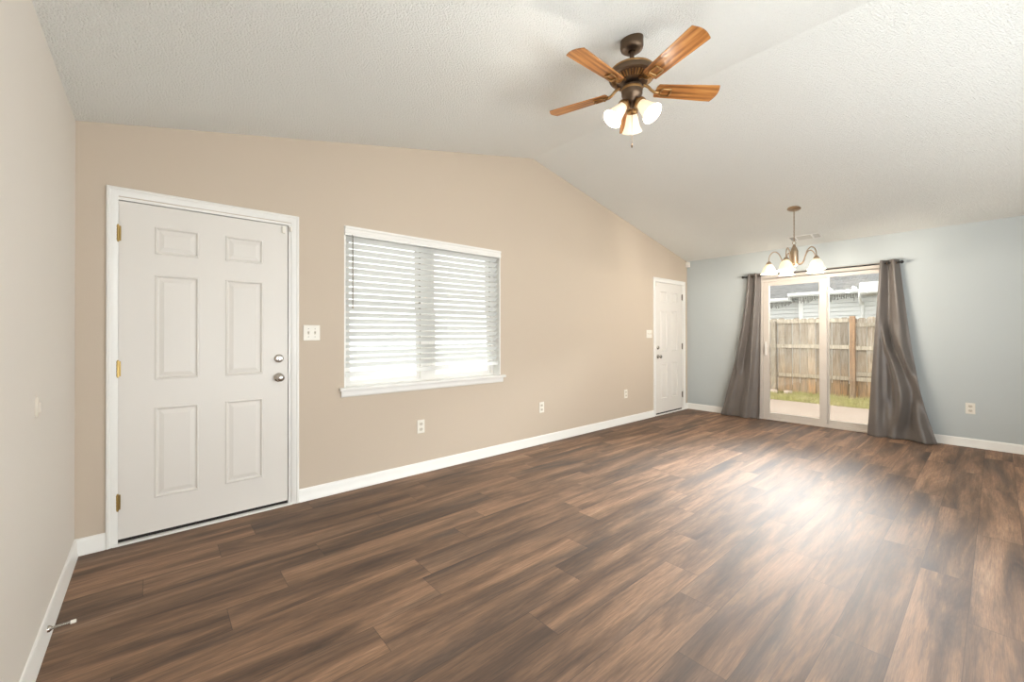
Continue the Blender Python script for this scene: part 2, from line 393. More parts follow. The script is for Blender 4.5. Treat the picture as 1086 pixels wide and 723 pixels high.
def ceil(name, xa, xb, label):
    m = MB(); za, zb = EAVE + SLOPE * (xa if xa < XP else L - xa), EAVE + SLOPE * (xb if xb <= XP else L - xb)
    m.add([(xa, YB - .3, za), (xb, YB - .3, zb), (xb, .5, zb), (xa, .5, za), (xa, YB - .3, za + .2), (xb, YB - .3, zb + .2), (xb, .5, zb + .2), (xa, .5, za + .2)],
          [(0, 3, 2, 1), (4, 5, 6, 7), (0, 1, 5, 4), (1, 2, 6, 5), (2, 3, 7, 6), (3, 0, 4, 7)])
    return m
m = ceil('c', -.5, XP, ''); m2 = ceil('c', XP, L + .5, ''); m.add([tuple(v) for v in m2.v], m2.f)
struct(m.build('ceiling', M['ceiling']), 'white popcorn-textured vaulted ceiling', 'ceiling')

# baseboards: profile (out, z) run along a segment
BP = [(0, 0), (.017, 0), (.017, .012), (.0125, .02), (.0125, .068), (.010, .076), (.0095, .083), (.005, .092), (0, .095)]
def baseboard(name, segs, label):
    m = MB()
    for (p, q, nrm) in segs:
        p = Vector(p); q = Vector(q); n = Vector(nrm); k = len(BP)
        vs = [(p.x + n.x * o, p.y + n.y * o, z) for o, z in BP] + [(q.x + n.x * o, q.y + n.y * o, z) for o, z in BP]
        fs = [(i, i + 1, k + i + 1, k + i) for i in range(k - 1)] + [tuple(range(k)), tuple(range(2 * k - 1, k - 1, -1))]
        m.add(vs, fs)
    return struct(m.build(name, M['trim'], smooth=30), label, 'baseboard')
C1 = (.1246, 1.154, 2.118); C2 = (6.055, 7.03, 2.108)
baseboard('baseboard_front', [((0, 0), (C1[0], 0), (0, -1)), ((C1[1], 0), (C2[0], 0), (0, -1)), ((C2[1], 0), (L, 0), (0, -1))], 'white baseboard along the beige wall')
baseboard('baseboard_left', [((0, 0), (0, YB), (1, 0))], 'white baseboard along the off-white left wall')
baseboard('baseboard_right', [((L, 0), (L, SY0 + .004), (-1, 0)), ((L, SY1 - .004), (L, YB), (-1, 0))], 'white baseboard along the pale blue wall')

# ------------------------------------------------------------ hinged doors
CP = [(0, 0), (.0, .011), (.006, .016), (.016, .0165), (.022, .013), (.034, .0125), (.042, .010), (.052, .0085), (.057, .006), (.057, 0)]   # casing: across, out
def casing(name, x0, x1, zt, w, label):
    m = MB(); k = len(CP); s = w / .057
    path = [((x0, 0), (1, 0)), ((x0, zt), (1, -1)), ((x1, zt), (-1, -1)), ((x1, 0), (-1, 0))]
    vs = []
    for (px, pz), (dx, dz) in path:
        for a, o in CP: vs.append((px + dx * a * s, -o, pz + dz * a * s))
    fs = []
    for j in range(3):
        for i in range(k - 1): fs.append((j * k + i, j * k + i + 1, (j + 1) * k + i + 1, (j + 1) * k + i))
    fs += [tuple(range(k)), tuple(range(4 * k - 1, 3 * k - 1, -1))]
    m.add(vs, fs)
    return struct(m.build(name, M['trim'], smooth=25), label, 'door casing')
casing('trim_1', C1[0], C1[1], C1[2], .052, 'white moulded casing around the front door at left')
casing('trim_2', C2[0], C2[1], C2[2], .06, 'white moulded casing around the far door in the corner')
def panel_face(m, x0, x1, z0, z1, rects, y):
    xs = sorted({x0, x1} | {r[0] for r in rects} | {r[1] for r in rects}); zs = sorted({z0, z1} | {r[2] for r in rects} | {r[3] for r in rects})
    for a, b in zip(xs, xs[1:]):
        for c, d in zip(zs, zs[1:]):
            if any(abs(r[0] - a) < 1e-6 and abs(r[1] - b) < 1e-6 and abs(r[2] - c) < 1e-6 and abs(r[3] - d) < 1e-6 for r in rects):
                loops = [(0, 0), (.004, -.004), (.009, -.0045), (.016, .006), (.022, .007), (.046, .0005)]
                vs = []
                for i, dy in loops: vs += [(a + i, y + dy, c + i), (b - i, y + dy, c + i), (b - i, y + dy, d - i), (a + i, y + dy, d - i)]
                fs = [(4 * q + e, 4 * q + (e + 1) % 4, 4 * q + 4 + (e + 1) % 4, 4 * q + 4 + e) for q in range(len(loops) - 1) for e in range(4)] + [tuple(range(4 * len(loops) - 4, 4 * len(loops)))]
                m.add(vs, fs)
            else: m.add([(a, y, c), (b, y, c), (b, y, d), (a, y, d)], [(0, 1, 2, 3)])
def knob(m, x, z, y=-.0):                           # door knob pointing to -y
    m.lathe([(.001, 0), (.032, 0), (.032, .006), (.027, .010), (.012, .013), (.011, .030), (.018, .036), (.026, .045), (.027, .054), (.022, .062), (.010, .066), (.001, .066)], TR(x, y, z) @ RX(pi / 2), 28)
def deadbolt(m, x, z, y=-.0):
    m.lathe([(.001, 0), (.030, 0), (.030, .008), (.026, .013), (.020, .015), (.001, .015)], TR(x, y, z) @ RX(pi / 2), 28)
def hinged_door(name, D, mirror, label, hm):
    root = thing(name, (D[0], 0, 0)); struct(root, label, 'door')
    o = (D[0], 0, 0); x0, x1 = (D[0] + .027, D[1] - .027); FY = .004
    w = x1 - x0; fr = (.180, .424, .581, .826)
    rects = []
    for (a, b) in ((fr[0], fr[1]), (fr[2], fr[3])):
        if mirror: a, b = 1 - b, 1 - a
        for (c, d) in ((.238, .797), (.966, 1.615), (1.742, 1.911)): rects.append((x0 + a * w, x0 + b * w, c, d))
    m = MB(o); panel_face(m, x0, x1, .034, 2.04, rects, FY)
    m.add([(x0, FY, .034), (x1, FY, .034), (x1, FY, 2.04), (x0, FY, 2.04), (x0, FY + .04, .034), (x1, FY + .04, .034), (x1, FY + .04, 2.04), (x0, FY + .04, 2.04)],
          [(0, 1, 5, 4), (1, 2, 6, 5), (2, 3, 7, 6), (3, 0, 4, 7), (4, 5, 6, 7)])
    slab = m.build('door_slab', M['door'], root)
    m = MB(o)                                        # jamb with stop
    for a, b in ((D[0], D[0] + .022), (D[1] - .022, D[1])): m.box(a, b, .0, .15, 0, DH)
    m.box(D[0] + .022, D[1] - .022, .0, .15, 2.045, DH)
    m.box(D[0] + .022, D[0] + .04, .048, .075, .03, 2.045); m.box(D[1] - .04, D[1] - .022, .048, .075, .03, 2.045); m.box(D[0] + .04, D[1] - .04, .048, .075, 2.026, 2.045)
    m.build('door_jamb', M['trim'], root)
    m = MB(o); m.box(x0, x1, .012, .044, .013, .036); m.build('door_sweep', M['rubber'], root)
    m = MB(o); m.box(D[0] + .004, D[1] + .0, -.020, .0, .0005, .012); m.box(D[0] + .022, D[1] - .022, 0, .15, .0005, .012); m.build('threshold', M['trim'], root, bevel=.002)
    xk = x0 + .058 if mirror else x1 - .058; zk = .90 if mirror else .935; zd = 1.036 if mirror else 1.072
    m = MB(o); knob(m, xk, zk, FY); tag(m.build('door_knob', M['nickel'], slab, smooth=40), 'round satin nickel knob')
    m = MB(o); deadbolt(m, xk, zd, FY); db = m.build('deadbolt', M['nickel'], slab, smooth=40)
    m = MB(o); m.box(xk - .004, xk + .004, FY - .028, FY - .014, zd - .014, zd + .014); m.build('thumb_turn', M['nickel'], db, bevel=.002)
    xh = x1 + .0015 if mirror else x0 - .0015
    for zh in (.255, 1.043, 1.846):
        m = MB(o); m.lathe([(.0005, -.046), (.006, -.046), (.006, .046), (.0005, .046)], TR(xh, -.006, zh), 12)
        m.ball((xh, -.006, zh + .048), .005, 8); m.ball((xh, -.006, zh - .048), .005, 8)
        for q in range(5): m.lathe([(.0068, -.0405 + q * .018), (.0068, -.0315 + q * .018 + .004)], TR(xh, -.006, zh), 12)
        m.box(xh - .013, xh + .013, -.001, .002, zh - .044, zh + .044)
        m.build('hinge', hm, root, smooth=40)
    m = MB(o); xs = x0 - .003 if mirror else x1 + .0005          # latch and bolt seen dark in the gap
    m.box(xs, xs + .003, .004, .03, zk - .03, zk + .03); m.box(xs, xs + .003, .004, .03, zd - .02, zd + .02); m.build('strike_plate', M['hinge_steel'], root)
    return root
hinged_door('door_1', D1, False, 'large white six-panel front door at left with brass hinges', M['brass'])
hinged_door('door_2', D2, True, 'white six-panel door at the far end beside the blue wall', M['hinge_steel'])

def contact_sensor(x, z, mx, label):
    r = thing('door_sensor', (x, 0, z), label=label, cat='door sensor')
    m = MB(); m.box(-.011, .011, -.013, .0035, -.05, .0); m.build('sensor_body', M['plastic'], r, bevel=.004)
    m = MB(); m.box(mx - .006, mx + .006, -.028, -.0085, -.034, .0); m.build('magnet', M['plastic'], r, bevel=.003)
contact_sensor(1.052, 2.030, .045, 'small white alarm contact at the top right of the front door')
contact_sensor(6.155, 2.022, -.04, 'small white alarm contact at the top left of the far door')

# ------------------------------------------------------------ front window with blinds
wr = thing('window_1', (WX0, 0, WZ0)); struct(wr, 'white twin window behind the blinds in the beige wall', 'window'); o = (WX0, 0, WZ0)
m = MB(o); m.box(WX0, WX0 + .012, .0, .11, WZ0, WZ1); m.box(WX1 - .012, WX1, .0, .11, WZ0, WZ1); m.box(WX0 + .012, WX1 - .012, .0, .11, WZ1 - .012, WZ1); m.build('window_jamb', M['trim'], wr)
m = MB(o)
for a, b in ((WX0, WX0 + .05), (WX1 - .05, WX1), (2.215, 2.345)): m.box(a, b, .1, .158, WZ0, WZ1)
[(m.box(p, q, .1, .158, WZ0, WZ0 + .015), m.box(p, q, .1, .158, WZ1 - .04, WZ1)) for p, q in ((WX0 + .05, 2.215), (2.345, WX1 - .05))]; m.build('window_frame', M['vinyl'], wr)
for (a, b) in ((WX0 + .05, 2.215), (2.345, WX1 - .05)):
    for (c, d, y) in ((WZ0 + .015, 1.48, .118), (1.45, WZ1 - .04, .138)):
        m = MB(o); e = .035
        m.box(a, a + e, y, y + .018, c, d); m.box(b - e, b, y, y + .018, c, d); m.box(a + e, b - e, y, y + .018, c, c + .024); m.box(a + e, b - e, y, y + .018, d - e, d)
        s_ = m.build('sash', M['vinyl'], wr)
        m = MB(o); m.box(a + e, b - e, y + .007, y + .011, c + .024, d - e); m.build('pane', M['glass'], s_)
m = MB(o); m.box(WX0 - .042, WX1 + .046, -.040, .0, WZ0 - .026, WZ0); m.box(WX0, WX1, -.001, .1, WZ0 - .026, WZ0); m.build('window_sill', M['trim'], wr, bevel=.006)
m = MB(o); m.prism([(0, 0), (.010, 0), (.016, .012), (.016, .050), (0, .050)], WX1 - WX0 + .05, Matrix(((0, 0, 1, WX0 - .025), (-1, 0, 0, 0), (0, 1, 0, WZ0 - .076), (0, 0, 0, 1)))); m.build('apron', M['trim'], wr)

BX0, BX1 = WX0 + .014, WX1 - .014; BY = .042
bl = thing('window_blind', (BX0, BY, WZ0), label='white horizontal slat blind in the window between the two doors', cat='blind'); o = (BX0, BY, WZ0)
m = MB(o); m.box(BX0, BX1, BY - .02, BY + .03, 2.05, 2.102); m.build('headrail', M['slat'], bl)
m = MB(o)
for x0_, x1_ in ((BX0 - .010, BX1 + .012),):
    m.prism([(0, 0), (.010, 0), (.014, .014), (.010, .026), (.010, .048), (.016, .058), (.016, .070), (0, .070)], x1_ - x0_, Matrix(((0, 0, 1, x0_), (-1, 0, 0, -.002), (0, 1, 0, 2.038), (0, 0, 0, 1))))
m.build('valance', M['trim'], bl)
m = MB(o); NS = 21; rs = random.Random(3)
for i in range(NS):
    z = 2.018 - i * .0512; tilt = R(42) + rs.uniform(-.05, .05); sk = rs.uniform(-.002, .002); sag = 0
    if z < 1.17: sk = (z - 1.17) * -.03 * 1; 
    if i == 17: sag = .012; tilt = R(28)
    n = 14
    P = []
    for k in range(n + 1):
        s = k / n; x = BX0 + .006 + (BX1 - BX0 - .012) * s
        zz = z + sk * (s - .2) * 2 - sag * sin(pi * s) * .6
        for (a, b) in ((-.025, 0), (-.012, .0018), (0, .0025), (.012, .0018), (.025, 0), (.025, -.0028), (0, -.0003), (-.025, -.0028)):
            P.append((x, BY + a * cos(tilt) - b * sin(tilt), zz - a * sin(tilt) * -1 * -1 + b * cos(tilt)))
    fs = [(k * 8 + j, k * 8 + (j + 1) % 8, (k + 1) * 8 + (j + 1) % 8, (k + 1) * 8 + j) for k in range(n) for j in range(8)]
    fs += [tuple(range(7, -1, -1)), tuple(range(n * 8, n * 8 + 8))]
    m.add(P, fs)
m.build('slats', M['slat'], bl, smooth=35)
m = MB(o); m.add([(BX0, BY - .024, .900), (BX1, BY - .024, .926), (BX1, BY + .024, .926), (BX0, BY + .024, .900), (BX0, BY - .024, .938), (BX1, BY - .024, .962), (BX1, BY + .024, .962), (BX0, BY + .024, .938)],
        [(0, 3, 2, 1), (4, 5, 6, 7), (0, 1, 5, 4), (1, 2, 6, 5), (2, 3, 7, 6), (3, 0, 4, 7)])
m.build('bottom_rail', M['slat'], bl, bevel=.004)
for xc in (BX0 + .095, 2.28, 2.45, BX1 - .11):
    m = MB(o)
    for yy in (BY - .0285, BY + .0285): m.tube([(xc, yy, 2.05), (xc, yy, .94)], .0012, 6)
    m.build('ladder_cord', M['slat'], bl)
m = MB(o); m.tube([(BX0 + .045, -.026, 2.03), (BX0 + .045, -.026, 1.45)], .0042, 8); m.tube([(BX0 + .045, -.026, 2.03), (BX0 + .045, -.016, 2.045)], .0025, 6); tag(m.build('tilt_wand', M['hinge_steel'], bl), 'slim grey tilt wand')

# ------------------------------------------------------------ sliding glass door
sr = thing('door_3', (L, SY1, 0)); struct(sr, 'sliding glass patio door between the two curtains', 'door'); o = (L, SY1, 0)
m = MB(o); X0, X1 = L - .012, L + .13
m.box(X0, X1, SY0 - .045, SY0, 0, SZ); m.box(X0, X1, SY1, SY1 + .045, 0, SZ); m.box(X0, X1, SY1 + .045, SY0 - .045, 2.035, SZ)
m.box(X0 - .004, X0 + .02, SY1 + .0, SY0 - .0, 2.065, SZ + .012); m.box(X0 + .0, X0 + .03, SY1 + .045, SY0 - .045, 1.995, 2.05)
m.box(X0, X1, SY1 + .045, SY0 - .045, 0, .022); m.box(X0 + .02, X0 + .026, SY1 + .045, SY0 - .045, .022, .034); m.box(X0 + .07, X0 + .076, SY1 + .045, SY0 - .045, .022, .034)
m.build('door_frame', M['aluminium'], sr, bevel=.002)
def slider(name, y0, y1, x, st0, st1, rb, rtp, z0, z1):
    m = MB(o); m.box(x, x + .036, y0 - st0, y0, z0, z1); m.box(x, x + .036, y1, y1 + st1, z0, z1); m.box(x, x + .036, y1 + st1, y0 - st0, z0, z0 + rb); m.box(x, x + .036, y1 + st1, y0 - st0, z1 - rtp, z1)
    p = m.build(name, M['aluminium'], sr, bevel=.003)
    m = MB(o); m.box(x + .012, x + .02, y1 + st1, y0 - st0, z0 + rb, z1 - rtp); m.build('pane', M['glass'], p)
    return p
p = slider('sliding_panel', SY0 - .046, -1.905, L + .012, .075, .082, .065, .06, .035, 2.0)
m = MB(o); m.box(L - .004, L + .012, -1.192, -1.172, .93, 1.13); m.box(L - .020, L - .004, -1.190, -1.178, .95, .97); m.box(L - .020, L - .004, -1.190, -1.178, 1.09, 1.11); m.box(L - .028, L - .016, -1.191, -1.177, .94, 1.12); m.build('pull_handle', M['vinyl'], p, bevel=.003)
slider('fixed_panel', -1.885, SY1 + .046, L + .062, .035, .05, .055, .035, .035, 2.034)

# ------------------------------------------------------------ back windows added to let in fill light (behind the viewpoint)
for i, (a, b, c, d) in enumerate(BW):
    wn = thing('window_%d' % (i + 2), (a, YB, c)); struct(wn, 'added tall window in the unseen back wall, for fill light', 'window')
    m = MB((a, YB, c)); e = .06
    m.box(a, a + e, YB - .12, YB - .04, c, d); m.box(b - e, b, YB - .12, YB - .04, c, d); m.box(a + e, b - e, YB - .12, YB - .04, c, c + e); m.box(a + e, b - e, YB - .12, YB - .04, d - e, d); m.box((a + b) / 2 - .03, (a + b) / 2 + .03, YB - .12, YB - .04, c + e, d - e)
    m.build('window_frame', M['vinyl'], wn)
    m = MB((a, YB, c)); m.box(a + e, b - e, YB - .085, YB - .08, c + e, d - e); m.build('pane', M['glass'], wn)

# ------------------------------------------------------------ curtain rod and curtains
RXX = L - .085; RZZ = 2.088
rod = thing('curtain_rod', (RXX, -1.78, RZZ), label='thin black curtain rod above the sliding glass door', cat='curtain rod'); o = (RXX, -1.78, RZZ)
YL, YR = -.935, -2.625
m = MB(o); m.tube([(RXX, YL, RZZ), (RXX, YR, RZZ)], .008, 12); m.build('pole', M['rodm'], rod, smooth=40)
for y, s in ((YL, 1), (YR, -1)):
    m = MB(o); m.lathe([(.001, 0), (.012, 0), (.013, .008), (.009, .012), (.016, .02), (.019, .03), (.016, .041), (.007, .047), (.001, .048)], TR(RXX, y, RZZ) @ RX(-s * pi / 2), 16); m.build('finial', M['rodm'], rod, smooth=50)
for y in (YL - .012, YR + .012):
    m = MB(o); m.box(RXX - .004, L - .001, y - .004, y + .004, RZZ - .016, RZZ - .007); m.box(L - .005, L - .0005, y - .012, y + .012, RZZ - .045, RZZ + .02); m.tube([(RXX, y, RZZ), (RXX, y + .001, RZZ - .016)], .006, 8); m.build('bracket', M['rodm'], rod)
def curtain(label, yT, yB_, fn_e, fold, rng, zt=2.128):
    """s across, t down. fold(s,t) gives the depth towards the room."""
    yc = (yT[0] + yT[1]) / 2
    r = thing('curtain', (RXX, yc, 0), label=label, cat='curtain', group='taupe curtains at the patio door'); o = (RXX, yc, 0)
    def P(s, t):
        e0, e1 = fn_e(t); a = yT[0] + (yB_[0] - yT[0]) * e0; b = yT[1] + (yB_[1] - yT[1]) * e1
        dx, ds, dz = fold(s, t)
        return (RXX - dx, a + (b - a) * (s + ds), .008 + (zt - .008) * (1 - t) + dz)
    m = MB(o); m.grid(P, 120, 130); c = m.build('curtain_panel', M['curtain'], r, smooth=0, solid=.003)
    return r, c, o, P
def wr_(s, t, k):                                   # crumples growing towards the hem
    g = max(0, (t - .45) / .55) ** 1.6
    return g * (.010 * sin(9 * t * 3 + 11 * s + k) * sin(7 * s + 5 * t + 2 * k) + .006 * sin(41 * t + 17 * s + 3 * k) * sin(13 * s - 9 * t + k))
def bump_(q): return math.exp(-q * q)
def lerp_(x, pts):
    for (xa, ya), (xb, yb) in zip(pts, pts[1:]):
        if x <= xb:
            k = max(0, (x - xa) / (xb - xa)); k = k * k * (3 - 2 * k); return ya + (yb - ya) * k
    return pts[-1][1]
def foldL(s, t):
    am = .030 + .026 * t
    d = am * sin(2 * pi * (1.9 * s + .12 * t) - .3) + .30 * am * t * sin(2 * pi * 4.3 * s + 2.6 * t + 1) + wr_(s, t, .7)
    g = max(0, min(1, (t - .45) / .25))
    c0 = lerp_(t, [(.45, .12), (.75, .34), (1, .30)])
    d += g * (.040 * bump_((s - c0) / .09) - .045 * bump_((s - c0 + .20) / .10)) - g * .03 * bump_((s - .62) / .06)
    return d + .014 * t + .060 * t ** 1.3, .03 * sin(2 * pi * 1.9 * s + .4) * t, 0
cl, clp, ol, PL_ = curtain('narrower taupe satin curtain hanging left of the sliding glass door', (-.968, -1.142), (-.600, -1.140), lambda t: (t ** 1.55, t), foldL, 1)
def foldR(s, t):
    am = .034 * (1 - .45 * t) + .012 * t
    d = am * sin(2 * pi * (1.6 * s) + .6) + .012 * t * sin(2 * pi * 4.4 * s - 2.2 * t) + wr_(s, t, 2.1)
    g = max(0, min(1, (t - .30) / .22)); g = g * g * (3 - 2 * g)
    c0 = lerp_(t, [(.30, .20), (.74, .62), (1, .42)])
    w = .06 + .03 * t
    d += g * (.070 * bump_((s - c0) / w) - .060 * bump_((s - c0 - .17) / .09) + .030 * bump_((s - c0 - .36) / .10))
    d += .03 * max(0, t - .8) / .2 * bump_((s - .92) / .10)
    return d + .012 * t + .070 * t ** 1.2, .02 * sin(2 * pi * 1.6 * s) * t, 0
cr, crp, orr, PR_ = curtain('wider flared taupe satin curtain hanging right of the sliding glass door', (-2.462, -2.628), (-2.345, -2.955), lambda t: (t, .64 * t + .36 * t ** 4), foldR, 2)
for (r, c, o, ya, yb) in ((cl, clp, ol, -.968, -1.142), (cr, crp, orr, -2.462, -2.628)):
    for k in range(4):
        y = ya + (yb - ya) * (k + .5) / 4
        m = MB(o); m.tube([(RXX + .019 * cos(a), y + .004 * sin(a * 1), RZZ + .019 * sin(a)) for a in [2 * pi * q / 16 for q in range(16)]], .0035, 6, True); m.build('grommet', M['bronze'], c, smooth=60)

# ------------------------------------------------------------ wall plates
def outlet_proto():
    r = thing('wall_outlet', cat='outlet', group='white wall outlets')
    m = MB(); m.box(-.037, .037, -.006, 0, -.06, .06); m.build('cover_plate', M['plastic'], r, bevel=.003)
    for z in (-.024, .024):
        m = MB(); m.prism([(.017 * cos(a) * 1.0, max(-.0135, min(.0135, .018 * sin(a)))) for a in [2 * pi * q / 20 for q in range(20)]], .003, Matrix(((1, 0, 0, 0), (0, 0, -1, -.0055), (0, 1, 0, z), (0, 0, 0, 1))))
        q = m.build('receptacle', M['toggle'], r)
        m = MB(); m.box(-.0075, -.0055, -.0092, -.0082, z - .002, z + .007); m.box(.0055, .0075, -.0092, -.0082, z - .002, z + .007); m.box(-.002, .002, -.0092, -.0082, z - .010, z - .006); m.build('slots', M['slot'], q)
    m = MB(); m.lathe([(.0005, 0), (.003, 0), (.002, .0015), (.0005, .0016)], TR(0, -.006, 0) @ RX(pi / 2), 10); m.build('screw', M['toggle'], r)
    return r
op = outlet_proto()
for i, (loc, rz, lab) in enumerate([((2.160, 0, .416), 0, 'white wall outlet below the window, nearest outlet to the front door'),
                                   ((3.685, 0, .412), 0, 'white wall outlet on the beige wall just right of the window'),
                                   ((5.335, 0, .411), 0, 'small white wall outlet left of the far corner door'),
                                   ((L, -3.189, .422), -pi / 2, 'white wall outlet on the pale blue wall right of the curtain')]):
    c = op if i == 0 else copy_tree(op)
    c.location = loc; c.rotation_euler = (0, 0, rz); c['label'] = lab
def switch(x, z, w, h, ts, label):
    r = thing('light_switch', (x, 0, z), label=label, cat='light switch')
    m = MB(); m.box(-w / 2, w / 2, -.007, 0, -h / 2, h / 2); m.build('cover_plate', M['plastic'], r, bevel=.004)
    for t_ in ts:
        m = MB(); m.box(t_ - .0055, t_ + .0055, -.0085, -.006, -.013, .013); m.add([(t_ - .004, -.008, -.006), (t_ + .004, -.008, -.006), (t_ + .004, -.008, .006), (t_ - .004, -.008, .006), (t_ - .0035, -.019, .006), (t_ + .0035, -.019, .006), (t_ + .0035, -.019, .011), (t_ - .0035, -.019, .011)],
            [(0, 3, 2, 1), (4, 5, 6, 7), (0, 1, 5, 4), (1, 2, 6, 5), (2, 3, 7, 6), (3, 0, 4, 7)])
        m.build('toggle', M['toggle'], r)
    for t_ in ts:
        for zz in (-.030, .030):
            m = MB(); m.lathe([(.0005, 0), (.003, 0), (.002, .0015), (.0005, .0016)], TR(t_, -.007, zz) @ RX(pi / 2), 10); m.build('screw', M['hinge_steel'], r)
switch(1.243, 1.257, .118, .116, (-.023, .023), 'white double light switch plate right of the front door')
switch(5.940, 1.246, .150, .118, (-.046, 0, .046), 'white light switch plate left of the far corner door')

# round wall bumper on the left wall
r = thing('wall_bumper', (0, -1.028, .970), label='cream oval door bumper on the off-white left wall', cat='wall bumper')
m = MB(); m.lathe([(.0005, 0), (.040, 0), (.041, .003), (.036, .008), (.022, .010), (.0005, .0105)], Matrix.Scale(.42, 4, (0, 1, 0)) @ RY(pi / 2), 32); m.build('disc', M['toggle'], r, smooth=40)
m = MB(); m.lathe([(.018, .0085), (.020, .0125), (.023, .0085)], Matrix.Scale(.42, 4, (0, 1, 0)) @ RY(pi / 2), 24); m.build('ring', M['toggle'], r, smooth=40)
# spring door stop on the left baseboard
r = thing('door_stop', (.0125, -.875, .052), label='nickel spring door stop with white tip on the left baseboard', cat='door stop')
m = MB(); m.lathe([(.0005, 0), (.013, 0), (.012, .006), (.0075, .012), (.0005, .013)], RY(pi / 2), 16); m.build('mount', M['nickel'], r, smooth=40)
m = MB(); m.tube([(.008 + .058 * q / 140, (.0058 - .0014 * q / 140) * cos(q * .9), (.0058 - .0014 * q / 140) * sin(q * .9)) for q in range(141)], .0011, 6); m.build('spring', M['nickel'], r, smooth=60)
m = MB(); m.lathe([(.0005, .064), (.0068, .064), (.0072, .069), (.0072, .078), (.0055, .081), (.0005, .0815)], RY(pi / 2), 16); m.build('tip', M['plastic'], r, smooth=40)
# motion detector in the far corner
r = thing('motion_detector', (L - .001, -.001, 2.355), label='small white motion detector in the far top corner', cat='motion detector')
m = MB(); m.prism([(0, 0), (0, -.05), (-.012, -.062), (-.03, -.058), (-.058, -.03), (-.062, -.012), (-.05, 0)], .085); m.build('case', M['plastic'], r, bevel=.004)
m = MB(); m.m = TR(-.044, -.044, .02) @ RZ(R(-45)); m.lathe([(.0005, 0), (.018, 0), (.016, .008), (.008, .012), (.0005, .013)], RX(pi / 2), 18); m.build('lens', M['vinyl'], r, smooth=50)

# ------------------------------------------------------------ air vent on the right slope
def slopeM(x, y):                                    # local XY lies in the right-hand slope, +Z points into the room
    ex = Vector((1, 0, -SLOPE)).normalized(); ey = Vector((0, -1, 0)); ez = ex.cross(ey)
    z = zc(x); return Matrix(((ex.x, ey.x, ez.x, x), (ex.y, ey.y, ez.y, y), (ex.z, ey.z, ez.z, z), (0, 0, 0, 1)))
SMx = slopeM(6.83, -1.74)
v = thing('air_vent', (6.83, -1.74, zc(6.83)), label='white rectangular air vent in the ceiling behind the chandelier', cat='air vent'); o = (6.83, -1.74, zc(6.83))
hw, hl = .085, .185
m = MB(o); m.m = SMx
m.box(-hw, -hw + .022, -hl, hl, 0, .006); m.box(hw - .022, hw, -hl, hl, 0, .006)
for a in (-hl, -.105, .075, hl - .022): m.box(-hw + .022, hw - .022, a, a + .022, 0, .006)
m.build('frame', M['trim'], v, bevel=.002)
m = MB(o); m.m = SMx; m.box(-hw + .022, hw - .022, -hl + .02, hl - .02, .0003, .001); m.build('duct_opening', M['slot'], v)
m = MB(o); m.m = SMx
for k in range(5):
    x = -hw + .036 + k * .0245
    m.add([(x - .011, -.083, .0015), (x + .011, -.083, .006), (x + .011, .075, .006), (x - .011, .075, .0015)], [(0, 1, 2, 3), (3, 2, 1, 0)])
for a, b, s in ((-hl + .022, -.105, 1), (.097, hl - .022, -1)):
    n = 4
    for k in range(n):
        y = a + (b - a) * (k + .5) / n; m.add([(-hw + .022, y - .007, .0035 - s * .002), (hw - .022, y - .007, .0035 - s * .002), (hw - .022, y + .006, .0035 + s * .0022), (-hw + .022, y + .006, .0035 + s * .0022)], [(0, 1, 2, 3), (3, 2, 1, 0)])
m.build('louvers', M['soffit'], v)

# ------------------------------------------------------------ ceiling fan
FX, FY_, BZ = 2.477, -1.986, 2.682
fan = thing('ceiling_fan', (FX, FY_, zc(FX)), label='five-blade bronze and wood ceiling fan with three lit glass shades', cat='ceiling fan'); o = (FX, FY_, zc(FX))
def FM(): 
    m = MB(o); return m
m = FM(); n = 40; vs = []; zt = lambda x: zc(x) + .004     # canopy, its top cut along the slope
for q in range(n):
    a = 2 * pi * q / n; ring = [(.066, None), (.067, 2.938), (.063, 2.924), (.048, 2.913), (.020, 2.909)]
    for r_, z in ring:
        x = FX + r_ * cos(a); vs.append((x, FY_ + r_ * sin(a), zt(x) if z is None else z))
fs = [(q * 5 + j, q * 5 + j + 1, ((q + 1) % n) * 5 + j + 1, ((q + 1) % n) * 5 + j) for q in range(n) for j in range(4)]
m.add(vs, fs); m.build('canopy', M['bronze'], fan, smooth=40)
m = FM(); m.lathe([(.0135, 2.825), (.0135, 2.91)], TR(FX, FY_, 0), 16); m.lathe([(.0135, 2.850), (.022, 2.846), (.024, 2.838), (.022, 2.826)], TR(FX, FY_, 0), 20); m.build('downrod', M['bronze'], fan, smooth=40)
m = FM(); m.lathe([(.012, 2.822), (.040, 2.821), (.078, 2.817), (.104, 2.809), (.118, 2.798), (.121, 2.796), (.1265, 2.794), (.1265, 2.782), (.131, 2.780), (.134, 2.762), (.130, 2.752), (.117, 2.745), (.104, 2.736), (.085, 2.724), (.060, 2.716), (.01, 2.714)], TR(FX, FY_, 0), 48)
mo = m.build('motor_housing', M['bronze'], fan, smooth=35)
m = FM(); m.lathe([(.127, 2.794), (.1295, 2.791), (.1295, 2.785), (.127, 2.782)], TR(FX, FY_, 0), 48); m.build('band', M['antique'], mo, smooth=50)
m = FM()
for q in range(40):
    a = 2 * pi * q / 40; m.m = TR(FX, FY_, 2.7345) @ RZ(a) @ TR(.101, 0, 0) @ RY(R(-33)); m.box(-.017, .017, -.0034, .0034, -.005, .003)
m.m = Matrix(); m.build('fins', M['antique'], mo)
